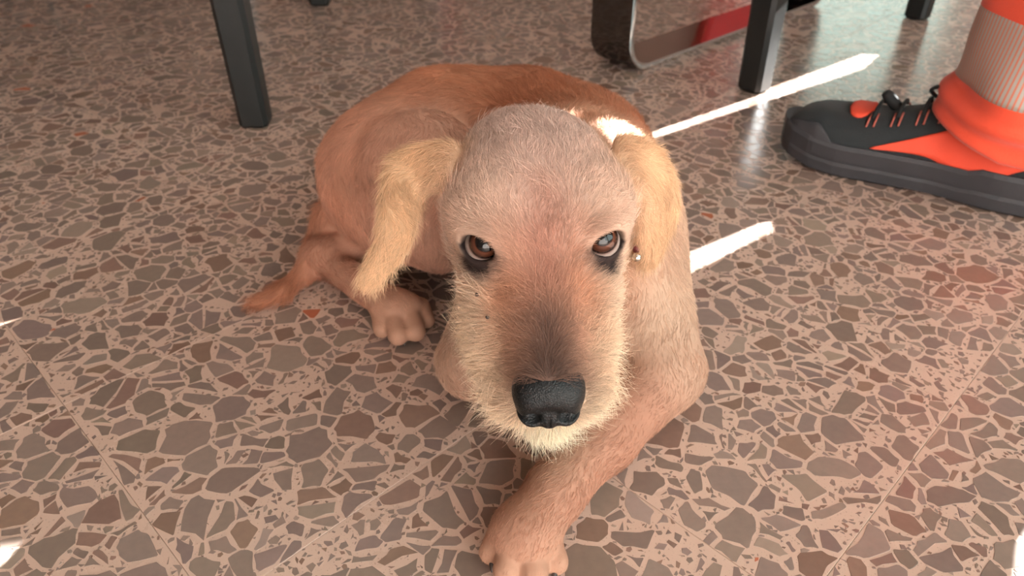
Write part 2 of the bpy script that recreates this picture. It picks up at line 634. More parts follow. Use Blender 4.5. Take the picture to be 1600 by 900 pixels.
# unseen side wall, holes added to let the sun land on each patch below
SUN_PATCHES = [
    # strip of sun across the floor behind the shoe
    [(0.1610, 0.9594, 0.0000), (0.3988, 1.1422, 0.0000), (0.6058, 1.3072, 0.0000), (0.6367, 1.3037, 0.0000), (0.5823, 1.2311, 0.0000), (0.3839, 1.0884, 0.0000), (0.1570, 0.9282, 0.0000)],
    # short strip between the dog and the shoe
    [(0.1492, 0.6405, 0.0000), (0.2877, 0.7342, 0.0000), (0.2834, 0.7064, 0.0000), (0.1497, 0.6042, 0.0000)],
    # splash on the dog's back
    [(.0788, .5616, .203), (.0788, .5616, .169), (.113, .516, .164), (.113, .516, .200)],
    # two splashes at the far left of the floor
    [(-0.4920, 0.5300, 0.0000), (-0.4420, 0.5527, 0.0000), (-0.4475, 0.5431, 0.0000), (-0.4844, 0.5173, 0.0000)],
    [(-0.3577, 0.2915, 0.0000), (-0.3484, 0.3034, 0.0000), (-0.3136, 0.3082, 0.0000), (-0.2939, 0.3005, 0.0000), (-0.3001, 0.2824, 0.0000), (-0.3376, 0.2713, 0.0000)],
    # the broad splash beside the camera
    [(0.3120, 0.2792, 0.0000), (0.3295, 0.3082, 0.0000), (0.3504, 0.3275, 0.0000), (.47, .40, 0), (1.10, .40, 0), (1.10, -.15, 0), (.36, -.15, 0), (.30, .10, 0)],
]


def to_sun_mask(p):
    t = (X1 - p[0]) / SUN_AZ[0]
    return (p[1] + SUN_AZ[1] * t, p[2] + SUN_TAN * t)


wall_with_holes('sun_mask_wall', rect(Y0, Y1, -.005, Z1), [[to_sun_mask(p) for p in q] for q in SUN_PATCHES] + [rect(*OPENINGS['side'])], lambda a, z: (X1, a, z), M_sun_mask, .003)

# ------------------------------------------------------------------ furniture
def leg_obj(name, foot, top, w0, w1, m, parent, rz=0.0, chamfer=.006):
    """tapered square leg with chamfered arrises; foot and top are centres"""
    vs = []; fs = []
    def ring(c, w):
        h = w / 2; k = chamfer
        out = []
        for sx, sy in ((1, -1), (1, 1), (-1, 1), (-1, -1)):
            pts = [(sx * h, sy * (h - k)), (sx * (h - k), sy * h)]
            if sx * sy < 0: pts = pts[::-1]
            out += pts
        cs, sn = math.cos(rz), math.sin(rz)
        return [(c[0] + x * cs - y * sn, c[1] + x * sn + y * cs, c[2]) for x, y in out]
    foot = np.array(foot, float); top = np.array(top, float)
    e = .004
    secs = [(foot, w0 - .006), (foot + (top - foot) * e / (top[2] - foot[2]), w0)] + [(foot + (top - foot) * t, w0 + (w1 - w0) * t) for t in (.3, .7, 1)]
    for c, w in secs: vs += ring(c, w)
    n = 8
    for i in range(len(secs) - 1):
        for k in range(n):
            l = (k + 1) % n
            fs.append((i * n + k, i * n + l, (i + 1) * n + l, (i + 1) * n + k))
    fs.append(tuple(range(n))[::-1]); fs.append(tuple(range((len(secs) - 1) * n, len(secs) * n)))
    bm = bmesh.new()
    bv = [bm.verts.new(v) for v in vs]
    for f in fs: bm.faces.new([bv[i] for i in f])
    return bm_obj(name, bm, m, parent)


def wooden_table(name, label, A, u, v, du, dv, height, lean, w0=.040, w1=.048):
    """four black legs; A is the foot of the leg in view, u and v unit directions to its neighbours"""
    u = np.array(u); v = np.array(v); A = np.array(A)
    c = A + u * du / 2 + v * dv / 2
    rz = math.atan2(u[1], u[0])
    t = empty(name, (c[0], c[1], 0), rz)
    tag(t, label, 'table')
    hu, hv = du / 2, dv / 2
    for sx, sy in ((-1, -1), (1, -1), (1, 1), (-1, 1)):
        leg_obj('leg', (sx * hu, sy * hv, 0.0006), (sx * (hu - lean), sy * (hv - lean), height - .03), w0, w1, M_black, t)
    ins = lean
    for sx in (-1, 1):
        box_obj('apron', (sx * (hu - ins) - .011, -hv + ins + .024, height - .082), (sx * (hu - ins) + .011, hv - ins - .024, height - .032), M_black, t, .002)
    for sy in (-1, 1):
        box_obj('apron', (-hu + ins + .024, sy * (hv - ins) - .011, height - .082), (hu - ins - .024, sy * (hv - ins) + .011, height - .032), M_black, t, .002)
    box_obj('table_top', (-hu - .035, -hv - .035, height - .03), (hu + .035, hv + .035, height), M_top, t, .004)
    return t


# table by the person: legs at (.375,1.137) and (.802,1.533)
_u = np.array([.733, .680]); _v = np.array([.680, -.733])
wooden_table('wooden_table', 'black wooden table whose square leg stands in the bright strip of sun', (.375, 1.137), _u, _v, .582, .582, .87, -.004)
# table at the left: legs at (-.359,.999) and (-.40,1.628)
_u2 = np.array([-.065, .998]); _v2 = np.array([-.998, -.065])
wooden_table('wooden_table', 'black wooden table behind the dog\'s rump, its leg clear of the sunlight', (-.359, 1.003), _u2, _v2, .632, .76, .76, .012)

# long table on flat-bar steel loops
def band_loop(length, height, width, th, rad):
    """closed rounded rectangle of flat bar in the local XZ plane, width along Y"""
    def path(off):
        pts = []
        r = rad - off
        for cx, cz, a0 in ((length - rad, rad, -PI / 2), (length - rad, height - rad, 0), (rad, height - rad, PI / 2), (rad, rad, PI)):
            for k in range(9):
                a = a0 + k / 8 * PI / 2
                pts.append((cx + r * math.cos(a), cz + r * math.sin(a)))
        return pts
    return path(0), path(th)


tb = empty('loop_table', (.19 - .004, 1.188 + .004, 0), math.atan2(.69, .72))
tag(tb, 'long dark table on chromed flat steel loop legs behind the dog', 'table')
po, pi_ = band_loop(.66, .70, .084, .010, .055)
for k, yo in enumerate((0.0, 1.30)):
    n = len(po); w = .084; b = .0012
    lv, lf = [], []
    for y in (b, w - b):
        lv += [(x, yo + y, z + .0006) for x, z in po] + [(x, yo + y, z + .0006) for x, z in pi_]
    for i in range(n):
        j = (i + 1) % n
        lf.append((i, j, 2 * n + j, 2 * n + i)); lf.append((n + i, 3 * n + i, 3 * n + j, n + j))
    lp = mesh_obj('loop_leg', lv, lf, M_chrome, tb, True)
    for y0, y1 in ((0, b), (w, w - b)):     # rounded polished edges of the bar
        ev, ef = [], []
        prof = [(0, 1), (.25, .25), (.5, 0), (.75, .25), (1, 1)]
        for s, q in prof:
            ev += [(po[i][0] * (1 - s) + pi_[i][0] * s, yo + y0 + (y1 - y0) * q, (po[i][1] * (1 - s) + pi_[i][1] * s) + .0006) for i in range(n)]
        for q in range(4):
            for i in range(n):
                j = (i + 1) % n
                ef.append((q * n + i, q * n + j, (q + 1) * n + j, (q + 1) * n + i))
        mesh_obj('bar_edge', ev, ef, M_chrome_edge, lp, True)
box_obj('table_top', (-.02, -.03, .7012), (.68, 1.42, .735), M_top, tb, .003)

# chair at the back left; its legs stand just beyond the picture and mirror in the polished floor
ch = empty('wooden_chair', (-1.187, 1.91, 0), math.atan2(.075, .997) * -1)
tag(ch, 'black wooden chair standing beyond the left table', 'chair')
for sx in (-1, 1):
    leg_obj('leg', (sx * .18, -.175, .0006), (sx * .17, -.165, .43), .036, .040, M_black, ch)
    leg_obj('leg', (sx * .18, .175, .0006), (sx * .17, .20, .92), .036, .034, M_black, ch)
    box_obj('side_rail', (sx * .171 - .010, -.145, .37), (sx * .171 + .010, .160, .425), M_black, ch, .002)
box_obj('seat', (-.20, -.20, .431), (.20, .155, .462), M_black, ch, .008)
for z in (.60, .72, .84):
    box_obj('back_slat', (-.152, .180, z), (.152, .198, z + .06), M_black, ch, .003)

# unseen red things added by the back wall for reflections in floor and steel
cb = empty('red_reflection_cabinet', (1.09, 3.86, .30))
tag(cb, 'red cabinet shape added at the back wall for its reflection', 'cabinet')
box_obj('body', (-.13, -.08, 0), (.13, .09, .85), M_red, cb, .006)
dr_ = box_obj('door', (-.115, -.092, .02), (.115, -.0805, .83), M_red, cb, .004)
box_obj('handle', (.075, -.104, .38), (.095, -.0925, .48), M_chrome_edge, dr_, .003)
ex = empty('red_reflection_cylinder', (-.35, 3.84, 0.28))
tag(ex, 'red extinguisher shape added at the back wall for its reflection', 'extinguisher')
v, f = tube([(0, 0, 0), (0, 0, .012), (0, 0, .03), (0, 0, .40), (0, 0, .44), (0, 0, .47), (0, 0, .49)], [.055, .068, .072, .072, .060, .035, .024], 24)
mesh_obj('cylinder', v, f, M_red, ex, True)
box_obj('valve', (-.02, -.02, .485), (.02, .02, .53), M_black, ex, .004)
v, f = tube([(0, -.01, .53), (0, -.05, .55), (0, -.11, .56)], .009, 8)
mesh_obj('grip', v, f, M_black, ex, True)
v, f = tube(smooth_path([(.02, 0, .50), (.07, -.02, .50), (.088, -.03, .40), (.085, -.03, .15)], 6), .010, 8)
mesh_obj('hose', v, f, M_black, ex, True)
box_obj('bracket', (-.02, .068, .30), (.02, .125, .36), M_chrome_edge, ex, .003)

# ------------------------------------------------------------------ person: lower leg in orange trousers and a safety shoe
HEEL = np.array([.612, .742]); TOE = np.array([.357, .918])
LN = np.linalg.norm(TOE - HEEL)
tdir = (TOE - HEEL) / LN
sdir = np.array([-tdir[1], tdir[0]])            # to the far side
if sdir @ np.array([0, 1.0]) < 0: sdir = -sdir
person = empty('person', (.551, .783, 0), 0)
tag(person, 'person in orange work trousers and a black safety shoe, foot flat on floor', 'person')


def shoe_pt(t, s, z):
    """t from heel to toe (0..1), s to the far side, z up -> local to the person empty"""
    p = HEEL + tdir * (t * LN) + sdir * s
    return (p[0] - .551, p[1] - .783, z)


def outline(t):
    """half width of the sole, and sideways shift of its centre"""
    tt = np.array([0, .03, .10, .22, .42, .60, .75, .86, .94, .98, 1.0])
    w = np.array([.006, .020, .033, .037, .036, .043, .049, .046, .034, .020, .004])
    c = np.array([0, 0, 0, 0, .003, .004, .002, -.001, -.004, -.006, -.007])
    return np.interp(t, tt, w), np.interp(t, tt, c)


TS_ = np.concatenate([np.linspace(0, .12, 7), np.linspace(.16, .80, 17), np.linspace(.83, 1, 10)])


def toe_spring(t):
    return .014 * max(0, (t - .72) / .28) ** 2 + .003 * max(0, (.08 - t) / .08)


# sole: stack of outlines (tread, waist, top lip)
sv, sf = [], []
NS = len(TS_)
levels = [(0.0, -.004), (.003, .0), (.015, .002), (.019, .0010), (.023, .002), (.037, .0040), (.042, .002)]
ring_n = 2 * NS
for zl, off in levels:
    for side in (-1, 1):
        for t in (TS_ if side < 0 else TS_[::-1]):
            w, c = outline(t)
            heel_z = .004 if (.30 < t < .50 and zl < .002) else 0
            sv.append(shoe_pt(-.012 + 1.024 * t if off >= 0 else t, c + side * max(.002, w + off), zl * (1.12 if t < .3 else 1.0) + toe_spring(t) + heel_z + .0006))
for l in range(len(levels) - 1):
    for i in range(ring_n):
        j = (i + 1) % ring_n
        sf.append((l * ring_n + i, l * ring_n + j, (l + 1) * ring_n + j, (l + 1) * ring_n + i))
for base, fl in ((0, False), ((len(levels) - 1) * ring_n, True)):
    for i in range(NS - 1):
        q = (base + i, base + i + 1, base + ring_n - 2 - i, base + ring_n - 1 - i)
        sf.append(q if fl else q[::-1])

# upper: (t, a) surface, a from 0 (near side, at the sole) over the top to 1 (far side)
UT = np.array([0, .04, .12, .24, .34, .42, .52, .62, .72, .80, .88, .94, .975, 1.0])
UH = np.array([.060, .085, .098, .104, .108, .104, .092, .081, .075, .074, .072, .066, .057, .044])


def upper_pt(t, a, off=0.0):
    w, c = outline(min(max(t, .012), .985))
    h = np.interp(t, UT, UH)
    z0 = .034 * (1.1 if t < .3 else 1) + toe_spring(t)
    th = PI * (1 - a)                 # 0..pi, near side is -s
    e = .62 if t < .55 else .72
    cx = math.copysign(abs(math.cos(th)) ** e, math.cos(th)); sz = abs(math.sin(th)) ** .8
    ww = w * (1 - (.30 if t < .45 else .30 * max(0, 1 - (t - .45) / .25)) * sz)
    # direction outwards for offset
    return shoe_pt(t + (off / LN if t > .97 else 0), c + cx * (ww + off), z0 + (h - z0) * sz + off * sz)


def upper_patch(name, m, parent, grid, off, thick=.0015):
    """patch over the upper; grid is an array of (t, a) rows"""
    R, Cn = len(grid), len(grid[0])
    vs = [upper_pt(t, a, off) for row in grid for t, a in row]
    fs = [(i * Cn + j, i * Cn + j + 1, (i + 1) * Cn + j + 1, (i + 1) * Cn + j) for i in range(R - 1) for j in range(Cn - 1)]
    o = mesh_obj(name, vs, fs, m, parent, True)
    md = o.modifiers.new('thickness', 'SOLIDIFY'); md.thickness = thick; md.offset = 1
    return o


UTS = np.concatenate([[.004, .015, .03, .06], np.linspace(.1, .86, 24), [.89, .92, .945, .965, .98, .99, .997]])
g = [[(t, a) for a in np.linspace(0, 1, 25)] for t in UTS]
R, Cn = len(g), 25
uv = [upper_pt(t, a) for row in g for t, a in row]
uf = [(i * Cn + j, i * Cn + j + 1, (i + 1) * Cn + j + 1, (i + 1) * Cn + j) for i in range(R - 1) for j in range(Cn - 1)]
shoe = mesh_obj('shoe', uv, uf, M_shoe, person, True)
tag(shoe, 'black suede safety shoe with an orange side panel')
so = mesh_obj('sole', sv, sf, M_sole, shoe, False)
# rubber toe bumper
g = [[(t, a) for a in np.concatenate([np.linspace(0, .26, 6)])] for t in np.linspace(.80, .997, 14)]
for lo, hi in ((0, 1),):
    rows = []
    for t in np.linspace(.78, .997, 18):
        amax = .20 * min(1, (t - .775) / .08)
        rows.append([(t, amax * k / 5) for k in range(6)])
    upper_patch('toe_guard', M_sole, shoe, rows, .0006, .0022)
    rows = [[(t, 1 - a) for t, a in r] for r in rows]
    upper_patch('toe_guard', M_sole, shoe, rows, .0006, .0022)
    rows = []
# orange side panels (near and far side)
for mir in (0, 1):
    rows = []
    for t in np.linspace(.10, .655, 30):
        k = (.655 - t) / .555
        top = .055 + .20 * min(1, k * 1.5) ** .85 + .12 * max(0, k - .45)
        bot = .050 - .075 * math.exp(-((t - .30) / .12) ** 2) + .05 * max(0, (.24 - t) / .14)
        bot = max(.004, bot)
        top = max(top, bot + .003)
        rows.append([(t, (bot + (top - bot) * q / 7) if not mir else 1 - (bot + (top - bot) * q / 7)) for q in range(8)])
    tag(upper_patch('side_panel', M_shoe_orange, shoe, rows, .0008, .0012), 'orange panel on the side of the shoe')
# tongue end, stitching loops and laces
rows = [[(t, .5 + s * .16 * (1 - ((t - .735) / .045) ** 2) ** .5) for s in np.linspace(-1, 1, 7)] for t in np.linspace(.691, .779, 7)]
tag(upper_patch('tongue', M_shoe_orange, shoe, rows, .0012, .002), 'orange tongue end below the laces')
for k, t in enumerate((.68, .60, .52, .45)):
    for mir in (0, 1):
        for dt in (-.012, .012):
            q = [upper_pt(t + dt, (a if not mir else 1 - a), .0015) for a in np.linspace(.24, .40, 6)]
            v, f = tube(q, .0011, 6)
            mesh_obj('eyelet_loop', v, f, M_eyelet, shoe, True)
    p_ = smooth_path([upper_pt(t, a, .004 + .003 * math.sin(PI * (a - .33) / .34)) for a in (.33, .42, .5, .58, .67)], 4)
    v, f = tube(p_, .0022, 8)
    mesh_obj('lace', v, f, M_lace, shoe, True)
for sgn, hh in ((-1, .022), (1, .017)):          # the two loops of the bow
    c0 = np.array(upper_pt(.50, .5, .006))
    ax = np.array([-tdir[0], -tdir[1], 0]); up = np.array([0, 0, 1.0]); sd = np.array([sdir[0], sdir[1], 0])
    q = [c0 + ax * (.004), c0 - ax * .008 + up * hh * .55 + sd * sgn * .006, c0 + ax * .012 + up * hh + sd * sgn * .014, c0 + ax * .036 + up * hh * 1.15 + sd * sgn * .018, c0 + ax * .040 + up * hh * .7 + sd * sgn * .012, c0 + ax * .018 + up * .004 + sd * sgn * .004]
    v, f = tube(smooth_path(q, 6), .0020, 8)
    mesh_obj('lace', v, f, M_lace, shoe, True)
c0 = np.array(upper_pt(.64, .5, .0085)); ax = np.array([tdir[0] * .75, tdir[1] * .75, .62]); ax /= np.linalg.norm(ax)
q = [c0 - ax * .016, c0 - ax * .015, c0 - ax * .009, c0, c0 + ax * .009, c0 + ax * .015, c0 + ax * .016]
v, f = tube(q, [.002, .0052, .0066, .0070, .0066, .0052, .002], 12)
mesh_obj('cord_lock', v, f, M_lace, shoe, True)

# trousers: a draped tube with folds
def leg_ring(z):
    """centre, half axes along the foot and across"""
    zz = np.array([.045, .07, .11, .16, .22, .32, .45, .60, .80])
    cx = np.interp(z, zz, [.000, .000, .000, -.002, -.006, -.012, -.012, .01, .05])   # along toe
    al = np.interp(z, zz, [.086, .082, .073, .070, .071, .076, .082, .088, .098])
    ac = np.interp(z, zz, [.066, .062, .058, .060, .064, .070, .076, .082, .092])
    return cx, al, ac


NZ, NA = 70, 64
tv, tf = [], []
zs = np.concatenate([np.linspace(0, 1, 44, endpoint=False) * .20, np.linspace(.20, .64, 20)])
for zi, z in enumerate(zs):
    for k in range(NA):
        a = 2 * PI * k / NA
        # the hem rides up over the instep and falls at the heel
        drop = .066 + .030 * max(0, math.cos(a)) - .010 * max(0, -math.cos(a))
        zc = drop + (z * (1 - drop / .8)) if z < .8 else z
        cx, al, ac = leg_ring(max(zc, .045))
        fold = .0070 * math.sin(2 * a + 34 * zc) * math.exp(-((zc - .085) / .05) ** 2) + .0055 * math.sin(3 * a - 55 * zc + 1.0) * math.exp(-((zc - .10) / .05) ** 2) + .003 * math.sin(4 * a + 9 * zc)
        fold += .008 * math.exp(-((zc - .112 - .014 * math.sin(a + .6)) / .008) ** 2)
        if z < .004: fold -= .002
        r1 = al + fold; r2 = ac + fold
        p = tdir * (cx + r1 * math.cos(a)) + sdir * (r2 * math.sin(a))
        tv.append((p[0], p[1], zc))
for i in range(len(zs) - 1):
    for k in range(NA):
        l = (k + 1) % NA
        tf.append((i * NA + k, i * NA + l, (i + 1) * NA + l, (i + 1) * NA + k))
trousers = mesh_obj('trouser_leg', tv, tf, M_hivis, person, True)
md = trousers.modifiers.new('thickness', 'SOLIDIFY'); md.thickness = .0015; md.offset = -1
bv_, bf_ = [], []
BZ = np.linspace(.128, .205, 14)
for z in BZ:
    for k in range(NA):
        a = 2 * PI * k / NA
        zc = z + .006 * math.cos(a)
        cx, al, ac = leg_ring(zc)
        fold = .0070 * math.sin(2 * a + 34 * zc) * math.exp(-((zc - .085) / .05) ** 2) + .0055 * math.sin(3 * a - 55 * zc + 1.0) * math.exp(-((zc - .10) / .05) ** 2) + .003 * math.sin(4 * a + 9 * zc)
        fold += .008 * math.exp(-((zc - .112 - .014 * math.sin(a + .6)) / .008) ** 2)
        p = tdir * (cx + (al + fold + .0016) * math.cos(a)) + sdir * ((ac + fold + .0016) * math.sin(a))
        bv_.append((p[0], p[1], zc))
for i in range(len(BZ) - 1):
    for k in range(NA):
        l = (k + 1) % NA
        bf_.append((i * NA + k, i * NA + l, (i + 1) * NA + l, (i + 1) * NA + k))
rb = mesh_obj('reflective_band', bv_, bf_, M_stretch, trousers, True)
uvl = rb.data.uv_layers.new(name='UVMap')
for pl in rb.data.polygons:
    for li in pl.loop_indices:
        vi = rb.data.loops[li].vertex_index
        k = vi % NA
        ks = [rb.data.loops[q].vertex_index % NA for q in pl.loop_indices]
        if max(ks) - min(ks) > NA / 2 and k == 0: k = NA
        uvl.data[li].uv = (k / NA, (vi // NA) / 14)
tag(rb, 'grey finely striped reflective band round the trouser leg')
md = rb.modifiers.new('thickness', 'SOLIDIFY'); md.thickness = .001; md.offset = 1
# the leg inside, one continuous body
v, f = tube([(0.0, 0.0, .085), (0, 0, .10), (.0, .0, .16), (.006, -.004, .30), (.006, -.004, .42), (-.01, .006, .62)], [.036, .034, .036, .052, .052, .062], 16)
mesh_obj('leg', v, f, mat('skin', (.55, .33, .24), .6), person, True)

# ------------------------------------------------------------------ the dog: one implicit surface, polygonised
class Field:
    def __init__(self, lo, hi, h):
        self.lo = np.array(lo, float); self.h = h
        self.n = np.ceil((np.array(hi) - self.lo) / h).astype(int) + 1
        self.D = np.full(self.n, .04, np.float32)
        self.prims = []

    def window(self, lo, hi):
        a = np.maximum(0, np.floor((lo - self.lo) / self.h).astype(int))
        b = np.minimum(self.n, np.ceil((hi - self.lo) / self.h).astype(int) + 1)
        ax = [self.lo[i] + np.arange(a[i], b[i], dtype=np.float32) * self.h for i in range(3)]
        return a, b, ax

    def add(self, pr, carve=False):
        lo, hi = prim_bounds(pr)
        m = .03
        a, b, ax = self.window(lo - m, hi + m)
        if (b <= a).any(): return
        X, Y, Z = np.meshgrid(*ax, indexing='ij')
        d = prim_dist(pr, X, Y, Z)
        s = self.D[a[0]:b[0], a[1]:b[1], a[2]:b[2]]
        k = pr['k']
        if carve:
            hh = np.clip(.5 - .5 * (s + d) / k, 0, 1)
            r = s * (1 - hh) + (-d) * hh + k * hh * (1 - hh)
        else:
            hh = np.clip(.5 + .5 * (s - d) / k, 0, 1)
            r = s * (1 - hh) + d * hh - k * hh * (1 - hh)
            self.prims.append(pr)
        self.D[a[0]:b[0], a[1]:b[1], a[2]:b[2]] = r


def cone(a, b, ra, rb, k=.012, flow=None, tag='body', flat=None):
    a = np.array(a, float); b = np.array(b, float)
    if flow is None:
        flow = b - a
    flow = np.array(flow, float); flow = flow / (np.linalg.norm(flow) + 1e-9)
    return dict(t='c', a=a, b=b, ra=ra, rb=rb, k=k, flow=flow, tag=tag)


def ell(c, r, k=.012, rot=None, flow=(0, 0, -1), tag='body'):
    rot = np.eye(3) if rot is None else np.array(rot, float)      # columns = axes
    flow = np.array(flow, float); flow /= np.linalg.norm(flow) + 1e-9
    return dict(t='e', c=np.array(c, float), r=np.array(r, float), R=rot, k=k, flow=flow, tag=tag)


def prim_bounds(p):
    if p['t'] == 'c':
        lo = np.minimum(p['a'] - p['ra'], p['b'] - p['rb']); hi = np.maximum(p['a'] + p['ra'], p['b'] + p['rb'])
        return lo, hi
    r = p['r'].max()
    return p['c'] - r, p['c'] + r


def prim_dist(p, X, Y, Z):
    if p['t'] == 'c':
        a, b = p['a'], p['b']
        ba = b - a; l2 = ba @ ba + 1e-12
        px, py, pz = X - a[0], Y - a[1], Z - a[2]
        t = np.clip((px * ba[0] + py * ba[1] + pz * ba[2]) / l2, 0, 1)
        d = np.sqrt((px - t * ba[0]) ** 2 + (py - t * ba[1]) ** 2 + (pz - t * ba[2]) ** 2)
        return d - (p['ra'] + (p['rb'] - p['ra']) * t)
    c, r, R = p['c'], p['r'], p['R']
    px, py, pz = X - c[0], Y - c[1], Z - c[2]
    q = [(px * R[0, i] + py * R[1, i] + pz * R[2, i]) for i in range(3)]
    k0 = np.sqrt(sum((q[i] / r[i]) ** 2 for i in range(3)))
    k1 = np.sqrt(sum((q[i] / r[i] ** 2) ** 2 for i in range(3))) + 1e-9
    return k0 * (k0 - 1) / k1


def surface_nets(D, lo, h):
    S = D < 0
    n = np.array(D.shape)
    c = np.zeros(n - 1, np.int8)
    for dx in (0, 1):
        for dy in (0, 1):
            for dz in (0, 1):
                c += S[dx:n[0] - 1 + dx, dy:n[1] - 1 + dy, dz:n[2] - 1 + dz]
    cells = np.argwhere((c > 0) & (c < 8))
    idx = np.full(n - 1, -1, np.int32)
    idx[cells[:, 0], cells[:, 1], cells[:, 2]] = np.arange(len(cells))
    acc = np.zeros((len(cells), 3)); cnt = np.zeros(len(cells))
    corners = [(i, j, k) for i in (0, 1) for j in (0, 1) for k in (0, 1)]
    for p in corners:
        for ax in range(3):
            if p[ax]: continue
            q = list(p); q[ax] = 1
            d0 = D[cells[:, 0] + p[0], cells[:, 1] + p[1], cells[:, 2] + p[2]]
            d1 = D[cells[:, 0] + q[0], cells[:, 1] + q[1], cells[:, 2] + q[2]]
            x = (d0 < 0) != (d1 < 0)
            t = np.where(x, d0 / np.where(x, d0 - d1, 1), 0)
            pos = np.repeat(np.array(p, float)[None], len(cells), 0); pos[:, ax] += t
            acc += np.where(x[:, None], pos, 0); cnt += x
    V = lo + h * (cells + acc / cnt[:, None])
    quads = []
    for ax in range(3):
        u, v = (ax + 1) % 3, (ax + 2) % 3
        sl0 = [slice(None)] * 3; sl1 = [slice(None)] * 3
        sl0[ax] = slice(0, n[ax] - 1); sl1[ax] = slice(1, n[ax])
        for sgn in (True, False):
            e = np.argwhere((S[tuple(sl0)] == sgn) & (S[tuple(sl1)] != sgn))
            e = e[(e[:, u] > 0) & (e[:, v] > 0) & (e[:, u] < n[u] - 1) & (e[:, v] < n[v] - 1)]
            def at_(du, dv):
                w = e.copy(); w[:, u] -= du; w[:, v] -= dv
                return idx[w[:, 0], w[:, 1], w[:, 2]]
            q = np.stack([at_(1, 1), at_(0, 1), at_(0, 0), at_(1, 0)], 1)
            if not sgn: q = q[:, ::-1]
            quads.append(q)
    return V, np.vstack(quads)


# --- the head's own frame: x to the photo's right, f along the muzzle, u up
HO = np.array((0.0188, 0.3933, 0.1762))
_F = np.array([.028, -.945, -.325]); _F /= np.linalg.norm(_F)
_X = np.array([1, .026, .016]); _X -= _F * (_X @ _F); _X /= np.linalg.norm(_X)
_U = np.cross(_X, _F) * 1.0
if _U[2] < 0: _U = -_U
HR = np.stack([_X, _F, _U], 1)


def Hd(x, f, u):
    return HO + HR @ np.array([x, f, u], float)


def Hv(x, f, u):
    v = HR @ np.array([x, f, u], float)
    return v / np.linalg.norm(v)


BH = .0021
fld = Field((-.30, .20, -.012), (.22, .82, .27), BH)
body = []
# trunk, curled on the floor
body += [cone((.046, .530, .102), (.050, .625, .106), .072, .076, .02, flow=(.1, 1, -.35)),
         cone((.050, .625, .106), (.012, .682, .106), .076, .072, .03, flow=(-.3, .8, -.3)),
         cone((.012, .682, .106), (-.062, .685, .100), .072, .076, .03, flow=(-1, .25, -.3)),
         cone((-.062, .685, .100), (-.106, .655, .092), .076, .072, .03, flow=(-1, -.3, -.4)),
         # brisket, low between the elbows
         ell((.050, .505, .070), (.062, .062, .066), .03, flow=(.1, .3, -1)),
         # haunch and thigh, folded
         cone((-.110, .648, .092), (-.084, .606, .086), .068, .052, .02, flow=(.1, -.6, -.8), tag='haunch'),
         cone((-.082, .610, .080), (-.064, .592, .060), .042, .026, .02, flow=(.0, -.5, -1), tag='haunch'),
         ell((-.080, .612, .116), (.060, .054, .058), .006, flow=(.1, -.6, -.8), tag='haunch'),
         # neck
         cone((.046, .545, .124), (.024, .460, .152), .068, .052, .03, flow=(.2, .8, -.7), tag='neck'),
         ]
# hind leg: shank from the stifle back to the hock, metatarsus forward to the paw
ST, HK, HP = (-0.0950, 0.6465, 0.0400), (-0.1854, 0.6206, 0.0220), (-0.1041, 0.5422, 0.0180)
body += [cone(ST, HK, .025, .0155, .012, tag='leg'), cone(HK, HP, .0155, .0145, .010, tag='leg'),
         ell((-0.1814, 0.6190, 0.0260), (.019, .019, .019), .01, tag='leg', flow=(0, -1, -.3)),
         ell((-0.1023, 0.5449, 0.0160), (.024, .019, .016), .01, tag='paw', flow=(.4, -1, -.3))]
for (a, b, r) in (((-0.1182, 0.5413, 0.0130), (-0.1144, 0.5241, 0.0090), .0082), ((-0.1048, 0.5335, 0.0160), (-0.0987, 0.5126, 0.0110), .0092), ((-0.0911, 0.5373, 0.0160), (-0.0843, 0.5179, 0.0110), .0092), ((-0.0826, 0.5529, 0.0130), (-0.0767, 0.5371, 0.0090), .0080)):
    body.append(cone(a, b, r, r * 1.0, .0012, tag='paw', flow=(.3, -1, -.3)))
# near forelimb (photo's right): shoulder, upper arm, forearm across to the paw
body += [ell((.082, .540, .100), (.052, .075, .072), .03, flow=(.2, -.2, -1), tag='arm'),
         cone((.086, .525, .088), (0.1151, 0.4409, 0.0380), .054, .032, .02, flow=(.1, -.4, -1), tag='arm'),
         cone((0.1166, 0.4407, 0.0330), (0.0652, 0.3750, 0.0300), .030, .0220, .012, tag='leg'),
         cone((0.0652, 0.3750, 0.0300), (0.0304, 0.3328, 0.0260), .0220, .0180, .012, tag='leg'),
         cone((0.0304, 0.3328, 0.0260), (0.0097, 0.3013, 0.0210), .0180, .0200, .012, tag='leg'),
         ell((0.0073, 0.3046, 0.0180), (.0215, .021, .0165), .01, tag='paw', flow=(-.2, -1, -.3))]
for (a, b, r) in (((-0.0070, 0.3103, 0.0130), (-0.0130, 0.2959, 0.0090), .0080), ((0.0016, 0.2988, 0.0180), (-0.0028, 0.2809, 0.0120), .0092), ((0.0128, 0.2969, 0.0180), (0.0133, 0.2783, 0.0120), .0092), ((0.0229, 0.3045, 0.0130), (0.0276, 0.2885, 0.0090), .0080)):
    body.append(cone(a, b, r, r * 1.02, .0012, tag='paw', flow=(-.1, -1, -.3)))
# far forelimb (photo's left), folded under the chin
body += [ell((.006, .522, .080), (.043, .055, .062), .03, flow=(-.2, -.3, -1), tag='arm'),
         cone((.004, .515, .075), (-0.0314, 0.4571, 0.0320), .038, .028, .02, flow=(-.1, -.4, -1), tag='arm'),
         cone((-0.0292, 0.4517, 0.0300), (.020, .425, .022), .025, .020, .012, tag='leg')]
